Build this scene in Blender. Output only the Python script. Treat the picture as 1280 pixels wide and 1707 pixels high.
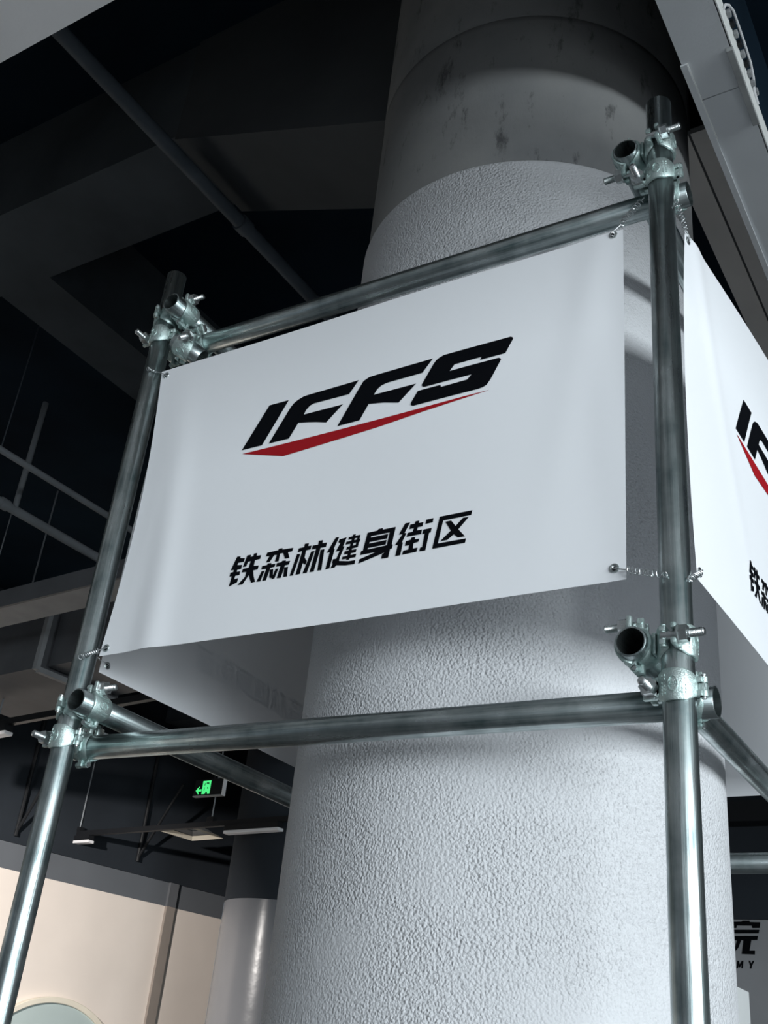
import bpy, bmesh, math, random
from mathutils import Vector, Matrix
from mathutils.geometry import tessellate_polygon

# ------------------------------------------------------------------ clear
for o in list(bpy.data.objects):
    bpy.data.objects.remove(o, do_unlink=True)
scene = bpy.context.scene
COL = scene.collection
random.seed(7)

# ------------------------------------------------------------------ camera
FPX = 1794.3
CAM = Vector((0.4424, -1.4734, 1.5))
RIGHT = Vector((0.85471812, 0.51018264, 0.09576335))
DOWN = Vector((-0.17084168, 0.45067786, -0.87618639))
FWD = Vector((-0.4901735, 0.73253201, 0.47236299))
cd = bpy.data.cameras.new('camera')
cam = bpy.data.objects.new('camera', cd)
COL.objects.link(cam)
cd.sensor_fit = 'VERTICAL'
cd.sensor_height = 36.0
cd.sensor_width = 27.0
cd.lens = FPX / 1707.0 * 36.0
cd.clip_start = 0.05
cd.clip_end = 200
mw = Matrix((RIGHT, -DOWN, -FWD)).transposed().to_4x4()
mw.translation = CAM
cam.matrix_world = mw
scene.camera = cam

# ------------------------------------------------------------------ world, lights, exposure
w = bpy.data.worlds.new('world')
scene.world = w
w.use_nodes = True
w.node_tree.nodes['Background'].inputs[0].default_value = (0.55, 0.68, 0.8, 1)
w.node_tree.nodes['Background'].inputs[1].default_value = 0.30
vs = scene.view_settings
vs.view_transform = 'Standard'
vs.look = 'None'
vs.gamma = 1.0
vs.use_curve_mapping = False
vs.exposure = 0.0


def area(name, loc, target, sx, sy, power, color):
    l = bpy.data.lights.new(name, 'AREA')
    l.shape = 'RECTANGLE'
    l.size = sx
    l.size_y = sy
    l.energy = power
    l.color = color
    o = bpy.data.objects.new(name, l)
    COL.objects.link(o)
    o.location = loc
    d = Vector(target) - Vector(loc)
    o.rotation_euler = d.to_track_quat('-Z', 'Y').to_euler()
    return o


# daylight coming in through the two long windows of the hall
area('window_daylight_right', (7.9, -5.1, 2.35), (0, -5.1, 2.35), 9.4, 2.9, 1560, (0.88, 0.965, 1.0))


# ------------------------------------------------------------------ helpers
def new_obj(name, mesh, mat=None, parent=None, mw=None):
    o = bpy.data.objects.new(name, mesh)
    COL.objects.link(o)
    if mesh is not None and mat is not None and not mesh.materials:
        mesh.materials.append(mat)
    if parent is not None:
        o.parent = parent
    if mw is not None:
        o.matrix_local = mw
    return o


def bm_mesh(name, bm, smooth=True, angle=35):
    bmesh.ops.recalc_face_normals(bm, faces=bm.faces[:])
    me = bpy.data.meshes.new(name)
    bm.to_mesh(me)
    bm.free()
    if smooth:
        for p in me.polygons:
            p.use_smooth = True
        try:
            me.set_sharp_from_angle(angle=math.radians(angle))
        except Exception:
            pass
    return me


def tag(o, label=None, cat=None, group=None, kind=None):
    if label: o['label'] = label
    if cat: o['category'] = cat
    if group: o['group'] = group
    if kind: o['kind'] = kind
    return o


def empty(name, loc=(0, 0, 0), rz=0.0):
    o = bpy.data.objects.new(name, None)
    o.empty_display_size = 0.05
    COL.objects.link(o)
    o.location = loc
    o.rotation_euler = (0, 0, rz)
    return o


def add_box(bm, x0, x1, y0, y1, z0, z1, T=None, bevel=0.0):
    vs_ = [bm.verts.new((x, y, z)) for x in (x0, x1) for y in (y0, y1) for z in (z0, z1)]
    fs = [(0, 1, 3, 2), (4, 6, 7, 5), (0, 4, 5, 1), (2, 3, 7, 6), (0, 2, 6, 4), (1, 5, 7, 3)]
    faces = [bm.faces.new([vs_[i] for i in f]) for f in fs]
    if bevel:
        es = list({e for f in faces for e in f.edges})
        r = bmesh.ops.bevel(bm, geom=es, offset=bevel, segments=2, affect='EDGES', profile=0.5)
        vs_ = list({v for f in r['faces'] for v in f.verts} | {v for v in vs_ if v.is_valid})
    if T is not None:
        for v in vs_:
            v.co = T @ v.co
    return vs_


def box_obj(name, x0, x1, y0, y1, z0, z1, mat, parent=None, bevel=0.0, mw=None):
    bm = bmesh.new()
    add_box(bm, x0, x1, y0, y1, z0, z1, None, bevel)
    return new_obj(name, bm_mesh(name, bm, smooth=False), mat, parent, mw)


def add_cyl(bm, p0, p1, r, n=20, r1=None, cap=True, T=None, phase=0.0):
    p0, p1 = Vector(p0), Vector(p1)
    if r1 is None: r1 = r
    d = (p1 - p0).normalized()
    a = d.orthogonal().normalized()
    b = d.cross(a)
    r0v, r1v = [], []
    for i in range(n):
        t = 2 * math.pi * i / n + phase
        k = a * math.cos(t) + b * math.sin(t)
        c0, c1 = p0 + k * r, p1 + k * r1
        if T is not None:
            c0, c1 = T @ c0, T @ c1
        r0v.append(bm.verts.new(c0))
        r1v.append(bm.verts.new(c1))
    for i in range(n):
        j = (i + 1) % n
        bm.faces.new((r0v[i], r0v[j], r1v[j], r1v[i]))
    if cap:
        bm.faces.new(r0v[::-1])
        bm.faces.new(r1v)


def add_lathe(bm, prof, n=48, closed=False, T=None):
    """profile of (r, z) spun about Z; open profile or closed loop"""
    rings = []
    for r, z in prof:
        ring = []
        for i in range(n):
            t = 2 * math.pi * i / n
            c = Vector((r * math.cos(t), r * math.sin(t), z))
            if T is not None: c = T @ c
            ring.append(bm.verts.new(c))
        rings.append(ring)
    m = len(rings)
    for k in range(m if closed else m - 1):
        A, B = rings[k], rings[(k + 1) % m]
        for i in range(n):
            j = (i + 1) % n
            bm.faces.new((A[i], A[j], B[j], B[i]))
    return rings


def sweep(bm, pts, r, n=6):
    pts = [Vector(p) for p in pts]
    rings = []
    prev = None
    for i, p in enumerate(pts):
        d = (pts[min(i + 1, len(pts) - 1)] - pts[max(i - 1, 0)]).normalized()
        if prev is None:
            a = d.orthogonal().normalized()
        else:
            a = prev - d * prev.dot(d)
            a = a.normalized() if a.length > 1e-6 else d.orthogonal().normalized()
        prev = a
        b = d.cross(a)
        rings.append([bm.verts.new(p + (a * math.cos(2 * math.pi * k / n) + b * math.sin(2 * math.pi * k / n)) * r) for k in range(n)])
    for A, B in zip(rings[:-1], rings[1:]):
        for k in range(n):
            j = (k + 1) % n
            bm.faces.new((A[k], A[j], B[j], B[k]))
    bm.faces.new(rings[0][::-1])
    bm.faces.new(rings[-1])


def z_to(d):
    return Vector((0, 0, 1)).rotation_difference(Vector(d).normalized()).to_matrix().to_4x4()


def ray_px(x, y):
    return RIGHT * ((x - 640) / FPX) + DOWN * ((y - 853.5) / FPX) + FWD


def at_plane(x, y, ax, v):
    """world point where the line of sight of a measured photo point meets an axis plane"""
    r = ray_px(x, y)
    return CAM + r * ((v - CAM[ax]) / r[ax])


# ------------------------------------------------------------------ materials
def nodes_of(name):
    m = bpy.data.materials.new(name)
    m.use_nodes = True
    nt = m.node_tree
    return m, nt, nt.nodes['Principled BSDF']


def plain(name, col, rough=0.6, metal=0.0, spec=0.4, var=0.08, scale=6.0, bump=0.0, bscale=80.0):
    m, nt, b = nodes_of(name)
    N, L = nt.nodes, nt.links
    tc = N.new('ShaderNodeTexCoord')
    no = N.new('ShaderNodeTexNoise')
    no.inputs['Scale'].default_value = scale
    no.inputs['Detail'].default_value = 5
    L.new(tc.outputs['Object'], no.inputs['Vector'])
    mr = N.new('ShaderNodeMapRange')
    mr.inputs['From Min'].default_value = 0.3
    mr.inputs['From Max'].default_value = 0.7
    mr.inputs['To Min'].default_value = 1 - var
    mr.inputs['To Max'].default_value = 1 + var
    L.new(no.outputs['Fac'], mr.inputs['Value'])
    mx = N.new('ShaderNodeVectorMath')
    mx.operation = 'SCALE'
    mx.inputs[0].default_value = col[:3]
    L.new(mr.outputs['Result'], mx.inputs['Scale'])
    L.new(mx.outputs['Vector'], b.inputs['Base Color'])
    b.inputs['Roughness'].default_value = rough
    b.inputs['Metallic'].default_value = metal
    b.inputs['Specular IOR Level'].default_value = spec
    if bump:
        n2 = N.new('ShaderNodeTexNoise')
        n2.inputs['Scale'].default_value = bscale
        n2.inputs['Detail'].default_value = 4
        L.new(tc.outputs['Object'], n2.inputs['Vector'])
        bp = N.new('ShaderNodeBump')
        bp.inputs['Strength'].default_value = 1.0
        bp.inputs['Distance'].default_value = bump
        L.new(n2.outputs['Fac'], bp.inputs['Height'])
        L.new(bp.outputs['Normal'], b.inputs['Normal'])
    return m


def ramp(N, stops):
    r = N.new('ShaderNodeValToRGB')
    e = r.color_ramp.elements
    e[0].position, e[0].color = stops[0][0], (*stops[0][1], 1)
    e[1].position, e[1].color = stops[-1][0], (*stops[-1][1], 1)
    for p, c in stops[1:-1]:
        k = e.new(p)
        k.color = (*c, 1)
    return r


def galvanised(name, lo, hi, rough0=0.28, rough1=0.5, streak=(55, 55, 1.2), bumpd=0.0004, bscale=60):
    m, nt, b = nodes_of(name)
    N, L = nt.nodes, nt.links
    tc = N.new('ShaderNodeTexCoord')
    mp = N.new('ShaderNodeMapping')
    mp.inputs['Scale'].default_value = streak
    L.new(tc.outputs['Object'], mp.inputs['Vector'])
    n1 = N.new('ShaderNodeTexNoise')
    n1.inputs['Scale'].default_value = 1.5
    n1.inputs['Detail'].default_value = 6
    n1.inputs['Roughness'].default_value = 0.65
    L.new(mp.outputs['Vector'], n1.inputs['Vector'])
    n2 = N.new('ShaderNodeTexNoise')
    n2.inputs['Scale'].default_value = 14
    n2.inputs['Detail'].default_value = 5
    L.new(tc.outputs['Object'], n2.inputs['Vector'])
    ad = N.new('ShaderNodeMath')
    ad.operation = 'MULTIPLY_ADD'
    ad.inputs[1].default_value = 0.45
    L.new(n2.outputs['Fac'], ad.inputs[0])
    mu = N.new('ShaderNodeMath')
    mu.operation = 'MULTIPLY'
    mu.inputs[1].default_value = 0.55
    L.new(n1.outputs['Fac'], mu.inputs[0])
    L.new(mu.outputs[0], ad.inputs[2])
    r = ramp(N, [(0.36, lo), (0.62, hi)])
    L.new(ad.outputs[0], r.inputs['Fac'])
    L.new(r.outputs['Color'], b.inputs['Base Color'])
    rr = N.new('ShaderNodeMapRange')
    rr.inputs['From Min'].default_value = 0.35
    rr.inputs['From Max'].default_value = 0.65
    rr.inputs['To Min'].default_value = rough1
    rr.inputs['To Max'].default_value = rough0
    L.new(ad.outputs[0], rr.inputs['Value'])
    L.new(rr.outputs['Result'], b.inputs['Roughness'])
    b.inputs['Metallic'].default_value = 1.0
    n3 = N.new('ShaderNodeTexNoise')
    n3.inputs['Scale'].default_value = bscale
    n3.inputs['Detail'].default_value = 3
    L.new((mp if bscale < 10 else tc).outputs[0 if bscale < 10 else 'Object'], n3.inputs['Vector'])
    bp = N.new('ShaderNodeBump')
    bp.inputs['Distance'].default_value = bumpd
    L.new(n3.outputs['Fac'], bp.inputs['Height'])
    L.new(bp.outputs['Normal'], b.inputs['Normal'])
    return m


M = {}
M['tube'] = galvanised('galvanised_tube', (0.12, 0.165, 0.17), (0.66, 0.72, 0.72), 0.22, 0.42, (55, 55, 1.2), 0.0012, 1.6)
M['cast'] = galvanised('zinc_plated_casting', (0.30, 0.41, 0.40), (0.68, 0.78, 0.76), 0.44, 0.62, (30, 30, 30), 0.0007, 500)
M['bolt'] = galvanised('zinc_bolt', (0.45, 0.50, 0.50), (0.72, 0.74, 0.74), 0.22, 0.4, (40, 40, 40), 0.0003, 200)
M['wire'] = plain('spring_wire', (0.62, 0.64, 0.65), 0.3, 1.0, 0.5, 0.05)
M['ink'] = plain('black_print', (0.003, 0.0035, 0.005), 0.6, 0, 0.04, 0.05)
M['red'] = plain('red_print', (0.30, 0.009, 0.014), 0.5, 0, 0.1, 0.04)
M['hole'] = plain('dark_hole', (0.015, 0.017, 0.02), 0.8, 0, 0.1, 0.05)
M['black'] = plain('black_metal', (0.008, 0.009, 0.011), 0.5, 0.0, 0.4, 0.1)
M['ceil'] = plain('dark_ceiling_paint', (0.008, 0.018, 0.030), 0.85, 0, 0.1, 0.35, 1.2)
M['beam'] = plain('dark_beam_concrete', (0.075, 0.088, 0.10), 0.8, 0, 0.15, 0.35, 1.6, 0.003, 9)
M['haunch'] = plain('haunch_plaster', (0.075, 0.082, 0.088), 0.8, 0, 0.15, 0.2, 1.6)
M['soffit'] = plain('white_soffit_paint', (0.88, 0.88, 0.89), 0.75, 0, 0.2, 0.04, 3.0, 0.0006, 90)
M['board'] = plain('grey_board_paint', (0.72, 0.74, 0.76), 0.7, 0, 0.2, 0.06, 3.0, 0.0004, 120)
M['edge'] = plain('white_board_edge', (0.85, 0.86, 0.84), 0.7, 0, 0.2, 0.05, 30)
M['chan'] = plain('pale_channel_paint', (0.90, 0.90, 0.90), 0.7, 0, 0.2, 0.08, 3.0)
M['batten'] = plain('grey_batten', (0.36, 0.37, 0.37), 0.7, 0, 0.2, 0.12, 30)
M['greypipe'] = plain('grey_painted_pipe', (0.24, 0.26, 0.28), 0.6, 0, 0.3, 0.15, 5)
M['darkpipe'] = plain('dark_painted_pipe', (0.085, 0.105, 0.125), 0.6, 0, 0.3, 0.2, 5)
M['duct'] = plain('dark_grey_duct', (0.11, 0.115, 0.125), 0.6, 0, 0.3, 0.2, 3)
M['flange'] = plain('grey_duct_flange', (0.30, 0.31, 0.32), 0.6, 0, 0.3, 0.1, 8)
M['cream'] = plain('cream_wall_paint', (0.82, 0.735, 0.665), 0.8, 0, 0.2, 0.05, 1.5)
M['greyband'] = plain('grey_wall_paint', (0.125, 0.135, 0.15), 0.8, 0, 0.2, 0.08, 1.5)
M['darkwall'] = plain('charcoal_wall_paint', (0.022, 0.027, 0.034), 0.8, 0, 0.2, 0.25, 1.0)
M['greywall'] = plain('grey_plaster_wall', (0.28, 0.285, 0.30), 0.8, 0, 0.2, 0.08, 1.5)
M['floor'] = plain('light_concrete_floor', (0.15, 0.15, 0.155), 0.5, 0, 0.3, 0.15, 0.9)
M['white'] = plain('white_partition', (0.95, 0.97, 0.97), 0.6, 0, 0.3, 0.02)
M['lampw'] = plain('white_lamp_cover', (0.80, 0.80, 0.82), 0.5, 0, 0.3, 0.03)
M['mirror'] = plain('pale_mirror_glass', (0.56, 0.66, 0.65), 0.25, 0.15, 0.5, 0.02)
M['rim'] = plain('cream_mirror_rim', (0.80, 0.74, 0.62), 0.6, 0, 0.3, 0.04)


def banner_material():
    m, nt, b = nodes_of('white_banner_vinyl')
    N, L = nt.nodes, nt.links
    b.inputs['Base Color'].default_value = (0.85, 0.86, 0.89, 1)
    b.inputs['Roughness'].default_value = 0.42
    b.inputs['Specular IOR Level'].default_value = 0.35
    tr = N.new('ShaderNodeBsdfTranslucent')
    tr.inputs['Color'].default_value = (0.80, 0.82, 0.84, 1)
    mx = N.new('ShaderNodeMixShader')
    mx.inputs['Fac'].default_value = 0.13
    out = N['Material Output']
    L.new(b.outputs[0], mx.inputs[1])
    L.new(tr.outputs[0], mx.inputs[2])
    L.new(mx.outputs[0], out.inputs['Surface'])
    return m


M['banner'] = banner_material()


def glow(name, col, st):
    m, nt, b = nodes_of(name)
    b.inputs['Base Color'].default_value = (*[c * 0.4 for c in col], 1)
    b.inputs['Emission Color'].default_value = (*col, 1)
    b.inputs['Emission Strength'].default_value = st
    return m


M['green'] = glow('green_exit_glow', (0.09, 1.0, 0.28), 0.85)


def stucco():
    m, nt, b = nodes_of('white_textured_stucco')
    N, L = nt.nodes, nt.links
    tc = N.new('ShaderNodeTexCoord')
    n1 = N.new('ShaderNodeTexNoise')
    n1.inputs['Scale'].default_value = 170
    n1.inputs['Detail'].default_value = 2.0
    n1.inputs['Roughness'].default_value = 0.55
    vo = N.new('ShaderNodeTexVoronoi')
    vo.feature = 'SMOOTH_F1'
    vo.inputs['Scale'].default_value = 195
    vo.inputs['Smoothness'].default_value = 0.35
    n2 = N.new('ShaderNodeTexNoise')
    n2.inputs['Scale'].default_value = 3.0
    n2.inputs['Detail'].default_value = 4
    for n in (n1, n2, vo):
        L.new(tc.outputs['Object'], n.inputs['Vector'])
    # grains proud of the coat, thinning out in smoother patches
    sub = N.new('ShaderNodeMath')
    sub.operation = 'MULTIPLY_ADD'
    sub.inputs[1].default_value = -0.75
    L.new(vo.outputs['Distance'], sub.inputs[0])
    L.new(n1.outputs['Fac'], sub.inputs[2])
    mr = N.new('ShaderNodeMapRange')
    mr.inputs['From Min'].default_value = 0.36
    mr.inputs['From Max'].default_value = 0.56
    mr.inputs['To Min'].default_value = 0.25
    mr.inputs['To Max'].default_value = 1.0
    L.new(n2.outputs['Fac'], mr.inputs['Value'])
    mu = N.new('ShaderNodeMath')
    mu.operation = 'MULTIPLY'
    L.new(sub.outputs[0], mu.inputs[0])
    L.new(mr.outputs['Result'], mu.inputs[1])
    bp = N.new('ShaderNodeBump')
    bp.inputs['Distance'].default_value = 0.0042
    L.new(mu.outputs[0], bp.inputs['Height'])
    L.new(bp.outputs['Normal'], b.inputs['Normal'])
    b.inputs['Base Color'].default_value = (0.56, 0.565, 0.585, 1)
    b.inputs['Roughness'].default_value = 0.65
    b.inputs['Specular IOR Level'].default_value = 0.2
    return m


M['stucco'] = stucco()


def concrete():
    m, nt, b = nodes_of('bare_column_concrete')
    N, L = nt.nodes, nt.links
    tc = N.new('ShaderNodeTexCoord')
    n1 = N.new('ShaderNodeTexNoise')
    n1.inputs['Scale'].default_value = 3
    n1.inputs['Detail'].default_value = 7
    L.new(tc.outputs['Object'], n1.inputs['Vector'])
    r1 = ramp(N, [(0.3, (0.19, 0.195, 0.20)), (0.7, (0.28, 0.28, 0.275))])
    L.new(n1.outputs['Fac'], r1.inputs['Fac'])
    mp = N.new('ShaderNodeMapping')
    mp.inputs['Scale'].default_value = (15, 15, 5)
    L.new(tc.outputs['Object'], mp.inputs['Vector'])
    n2 = N.new('ShaderNodeTexNoise')
    n2.inputs['Scale'].default_value = 1.0
    n2.inputs['Detail'].default_value = 8
    n2.inputs['Roughness'].default_value = 0.75
    L.new(mp.outputs['Vector'], n2.inputs['Vector'])
    r2 = ramp(N, [(0.33, (0.25, 0.25, 0.26)), (0.43, (1, 1, 1))])
    L.new(n2.outputs['Fac'], r2.inputs['Fac'])
    mx = N.new('ShaderNodeMix')
    mx.data_type = 'RGBA'
    mx.blend_type = 'MULTIPLY'
    mx.inputs[0].default_value = 0.8
    L.new(r1.outputs['Color'], mx.inputs[6])
    L.new(r2.outputs['Color'], mx.inputs[7])
    L.new(mx.outputs[2], b.inputs['Base Color'])
    b.inputs['Roughness'].default_value = 0.7
    b.inputs['Specular IOR Level'].default_value = 0.25
    bp = N.new('ShaderNodeBump')
    bp.inputs['Distance'].default_value = 0.002
    L.new(n2.outputs['Fac'], bp.inputs['Height'])
    L.new(bp.outputs['Normal'], b.inputs['Normal'])
    return m


M['concrete'] = concrete()

# ------------------------------------------------------------------ the hall
def struct(o, label=None):
    o['kind'] = 'structure'
    if label: o['label'] = label
    return o


struct(box_obj('floor', -9, 8.2, -10.2, 13, -0.2, 0.0, M['floor']))
struct(box_obj('ceiling', -9, 8.2, -10.2, 13, 5.0, 5.2, M['ceil']), 'dark painted concrete ceiling slab high above')
# window wall on the right: sill, head and the piers at its ends
bm = bmesh.new()
add_box(bm, 8.0, 8.2, -10.2, 13, 0, 0.9)
add_box(bm, 8.0, 8.2, -10.2, 13, 3.8, 5.0)
add_box(bm, 8.0, 8.2, -10.2, -9.85, 0.9, 3.8)
add_box(bm, 8.0, 8.2, -0.35, 13, 0.9, 3.8)
struct(new_obj('wall_right', bm_mesh('wall_right', bm, False), M['greywall']))
struct(box_obj('wall_front', -9, 8, -10.2, -10, 0, 5, M['greywall']))
struct(box_obj('wall_back', -9, 8, 12.8, 13, 0, 5, M['darkwall']))

# left wall (turned nine degrees): cream below, grey band, charcoal above
WA = Vector((-6.973, 4.548, 0))
WT = Vector((0.163, 0.987, 0)).normalized()
WN = Vector((0.987, -0.163, 0)).normalized()
Wm = Matrix((WT, WN, Vector((0, 0, 1)))).transposed().to_4x4()
Wm.translation = WA
wl = struct(box_obj('wall_left', -9.0, 2.48, -0.25, 0.0, 0, 2.795, M['cream'], mw=Wm), 'cream painted wall at lower left')
struct(box_obj('wall_left_band', -9.0, 2.48, -0.25, 0.0, 2.795, 3.0, M['greyband'], mw=Wm), 'grey painted band above the cream wall')
struct(box_obj('wall_left_upper', -9.0, 4.0, -0.25, 0.02, 3.0, 5.0, M['darkwall'], mw=Wm), 'charcoal upper wall above the grey band')
M['tan'] = plain('shaded_cream_paint', (0.30, 0.26, 0.23), 0.8, 0, 0.2, 0.05)  # cream wall in shade: the darkening is put into this strip's colour
t1 = struct(box_obj('shade_strip_lower', 1.785, 1.885, 0.001, 0.03, 0, 2.795, M['tan'], mw=Wm), 'narrow tan strip of painted-in shade down the cream wall')
struct(box_obj('shade_strip_upper', 1.785, 1.885, 0.001, 0.03, 2.796, 3.0, M['duct'], mw=Wm), 'top of the painted-in shade strip on the grey band')

# grey wall with lettering far behind the column on the right
gw = struct(box_obj('wall_rear', -3.2, 7.0, 7.3, 7.5, 0, 2.91, M['greywall']), 'grey rear wall with black lettering at lower right')
struct(box_obj('wall_rear_upper', -3.2, 7.0, 7.28, 7.5, 2.91, 5.0, M['darkwall']), 'charcoal wall above the grey lettered wall')
struct(box_obj('trim_2', -3.2, 7.0, 7.10, 7.28, 3.60, 3.76, M['black']), 'black rail along the dark wall behind the column')

# white soffit over the camera
struct(box_obj('ceiling_soffit', -8.8, 5.0, -9.8, -0.458, 3.75, 5.0, M['soffit']), 'pale grey plaster soffit in the top left corner')

# added beam, unseen, that shades the upper column from the window light
struct(box_obj('ceiling_shade_beam', 1.5, 1.75, -9.9, 7.2, 3.0, 3.5, M['greywall']), 'added grey beam out of view at right, shading the upper column')

# concrete beams
struct(box_obj('ceiling_beam_cross', -8.0, -1.9, 0.41, 0.78, 4.5, 5.0, M['beam']), 'dark concrete ceiling beam running left from the column')
bm = bmesh.new()
pr_ = [(-1.9, 4.47), (-0.75, 4.02), (-0.75, 5.0), (-1.9, 5.0)]
va = [bm.verts.new((x, 0.40, z)) for x, z in pr_]
vb = [bm.verts.new((x, 0.80, z)) for x, z in pr_]
bm.faces.new(va); bm.faces.new(vb[::-1])
for i in range(4):
    j = (i + 1) % 4
    bm.faces.new((va[i], va[j], vb[j], vb[i]))
struct(new_obj('ceiling_haunch', bm_mesh('ceiling_haunch', bm, False), M['haunch']), 'sloping haunch where the ceiling beam meets the column')
struct(box_obj('ceiling_beam_long', -3.27, -2.96, 0.78, 7.0, 4.5, 5.0, M['beam']), 'dark ceiling beam running away behind the left post')
struct(box_obj('ceiling_beam_far', -8.0, -2.2, 5.9, 6.3, 4.4, 5.0, M['beam']), 'dark ceiling beam far behind the scaffold')

# boarded bulkhead at top right, two boards with an open joint
bk = struct(empty('ceiling_bulkhead', (0, 0, 3.77)), 'grey boarded bulkhead running back from the top right')
for k, (y0, y1) in enumerate(((-0.455, 0.4557), (0.4593, 6.13))):
    box_obj('board', -0.039, 0.080, y0, y1, 0.0, 0.018, M['board'], bk)
    box_obj('board_edge', 0.0775, 0.083, y0, y1, 0.0, 0.077, M['edge'], bk)
box_obj('bulkhead_side', -0.039, -0.022, -0.455, 6.13, 0.019, 1.228, M['ceil'], bk)
box_obj('cover_strip', -0.0425, -0.027, 0.333, 6.13, -0.0055, -0.0005, M['board'], bk)
box_obj('bead', -0.0267, -0.0246, 0.333, 0.595, -0.0036, -0.0005, M['edge'], bk)
box_obj('batten', 0.0680, 0.0842, 0.332, 0.581, -0.0145, -0.0005, M['batten'], bk, 0.001)
# cable clipped along the board edge
cb = empty('clipped_cable', (0.0855, 0.262, 3.815))
tag(cb, 'white cable with black and clear clips along the top right board edge', 'cable')
bm = bmesh.new()
pts = [(0.0, 0.0, 0.004), (0.003, 0.006, 0.024), (0.008, 0.02, 0.036), (0.012, 0.045, 0.043), (0.012, 0.14, 0.043), (0.011, 0.21, 0.040), (0.007, 0.25, 0.034), (0.0, 0.285, 0.022), (0.0, 0.32, 0.015)]
sweep(bm, pts, 0.0032, 8)
new_obj('cable', bm_mesh('cable', bm), M['lampw'], cb)
for k in range(9):
    y = 0.028 + k * 0.032
    box_obj('clip', -0.002, 0.008, y, y + 0.017, 0.022, 0.037, M['black'] if k in (1, 3, 5) else M['flange'], cb, 0.002)

# steel channel behind the column on the right
ch = empty('steel_channel', (0, 1.19, 4.5))
tag(ch, 'grey grooved channel beam beside the bulkhead right of the column', 'beam')
box_obj('lower_flange', -0.345, -0.262, 0, 5.6, 0, 0.012, M['chan'], ch)
box_obj('upper_flange', -0.250, -0.10, 0, 5.6, -0.012, 0.012, M['chan'], ch)
box_obj('web', -0.262, -0.250, 0, 5.6, 0.006, 0.498, M['duct'], ch)

# ------------------------------------------------------------------ round column
CX, CY, CR = -0.569, 0.62, 0.453
colm = empty('round_column', (CX, CY, 0))
tag(colm, 'thick round column, white stucco below and bare concrete above, inside the scaffold', 'column')
bm = bmesh.new()
prof = [(CR, 0.0)] + [(CR, z) for z in (0.8, 1.6, 2.4, 3.2)] + [(CR, 3.478), (CR - 0.002, 3.486), (CR - 0.005, 3.490), (CR - 0.012, 3.491)]
add_lathe(bm, prof, 160)
new_obj('stucco_sleeve', bm_mesh('stucco_sleeve', bm, True, 60), M['stucco'], colm)
bm = bmesh.new()
add_lathe(bm, [(CR - 0.008, 3.4), (CR - 0.008, 3.6), (CR - 0.008, 4.0), (CR - 0.0065, 4.018), (CR - 0.012, 4.022), (CR - 0.006, 4.026), (CR - 0.006, 5.0)], 160)
new_obj('concrete_shaft', bm_mesh('concrete_shaft', bm, True, 60), M['concrete'], colm)

# second column in the distance
c2 = empty('round_column', (-4.94, 5.74, 0))
tag(c2, 'distant glossy white round column at the end of the cream wall', 'column')
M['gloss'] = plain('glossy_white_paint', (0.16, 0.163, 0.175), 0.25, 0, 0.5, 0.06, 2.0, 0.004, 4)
bm = bmesh.new()
add_lathe(bm, [(0.453, 0), (0.453, 2.69)], 96)
new_obj('painted_shaft', bm_mesh('painted_shaft', bm), M['gloss'], c2)
bm = bmesh.new()
add_lathe(bm, [(0.455, 2.69), (0.455, 5.0)], 96)
new_obj('dark_shaft', bm_mesh('dark_shaft', bm), M['darkwall'], c2)

# ------------------------------------------------------------------ scaffold tubes
R_OUT, R_IN = 0.02415, 0.0212
W_ = 1.2542
D_OFF = 0.06
ZFB, ZFT, ZSB, ZST = 2.057, 3.069, 2.1225, 3.136


def tube(name, p0, p1, label, group=None, mat='tube', r=R_OUT, ri=R_IN, cat='tube'):
    p0, p1 = Vector(p0), Vector(p1)
    Lh = (p1 - p0).length
    bm = bmesh.new()
    e = 0.0008
    add_lathe(bm, [(ri, 0), (r - e, 0), (r, e), (r, Lh - e), (r - e, Lh), (ri, Lh)], 40, closed=True)
    me = bm_mesh(name, bm, True, 50)
    m = Matrix.Translation(p0) @ z_to(p1 - p0)
    o = new_obj(name, me, M[mat])
    o.matrix_world = m
    tag(o, label, cat, group)
    return o


tube('scaffold_post', (0, 0, 0), (0, 0, 3.262), 'tall galvanised steel post at the near right corner of the scaffold', 'scaffold posts', cat='post')
tube('scaffold_post', (-W_, 0, 0), (-W_, 0, 3.275), 'galvanised steel post at the left end of the front banner', 'scaffold posts', cat='post')
tube('scaffold_post', (0, W_, 0), (0, W_, 3.27), 'rear right galvanised steel post beyond the right banner', 'scaffold posts', cat='post')
tube('scaffold_post', (-W_, W_, 0), (-W_, W_, 3.27), 'rear left galvanised steel post hidden behind the column', 'scaffold posts', cat='post')
G_ = 'scaffold ledger tubes'
tube('scaffold_tube', (-1.285, D_OFF, 2.064), (0.038, D_OFF, 2.049), 'lower front scaffold tube running under the front banner', G_)
tube('scaffold_tube', (-1.275, D_OFF, 3.076), (0.036, D_OFF, 3.064), 'upper front scaffold tube along the top of the front banner', G_)
tube('scaffold_tube', (-W_ + D_OFF, -0.050, 2.126), (-W_ + D_OFF, 1.31, 2.118), 'lower left side tube with open end, under the left banner', G_)
tube('scaffold_tube', (-W_ + D_OFF, -0.053, 3.134), (-W_ + D_OFF, 1.31, 3.134), 'upper left side tube with open end, above the left banner', G_)
tube('scaffold_tube', (-D_OFF, -0.034, 2.120), (-D_OFF, 1.31, 2.126), 'lower right side tube with open end, under the right banner', G_)
tube('scaffold_tube', (-D_OFF, -0.028, 3.142), (-D_OFF, 1.31, 3.142), 'upper right side tube with open end, above the right banner', G_)
tube('scaffold_tube', (-1.31, W_ - D_OFF, 2.055), (0.06, W_ - D_OFF, 2.055), 'lower rear scaffold tube seen right of the column', G_)
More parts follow.
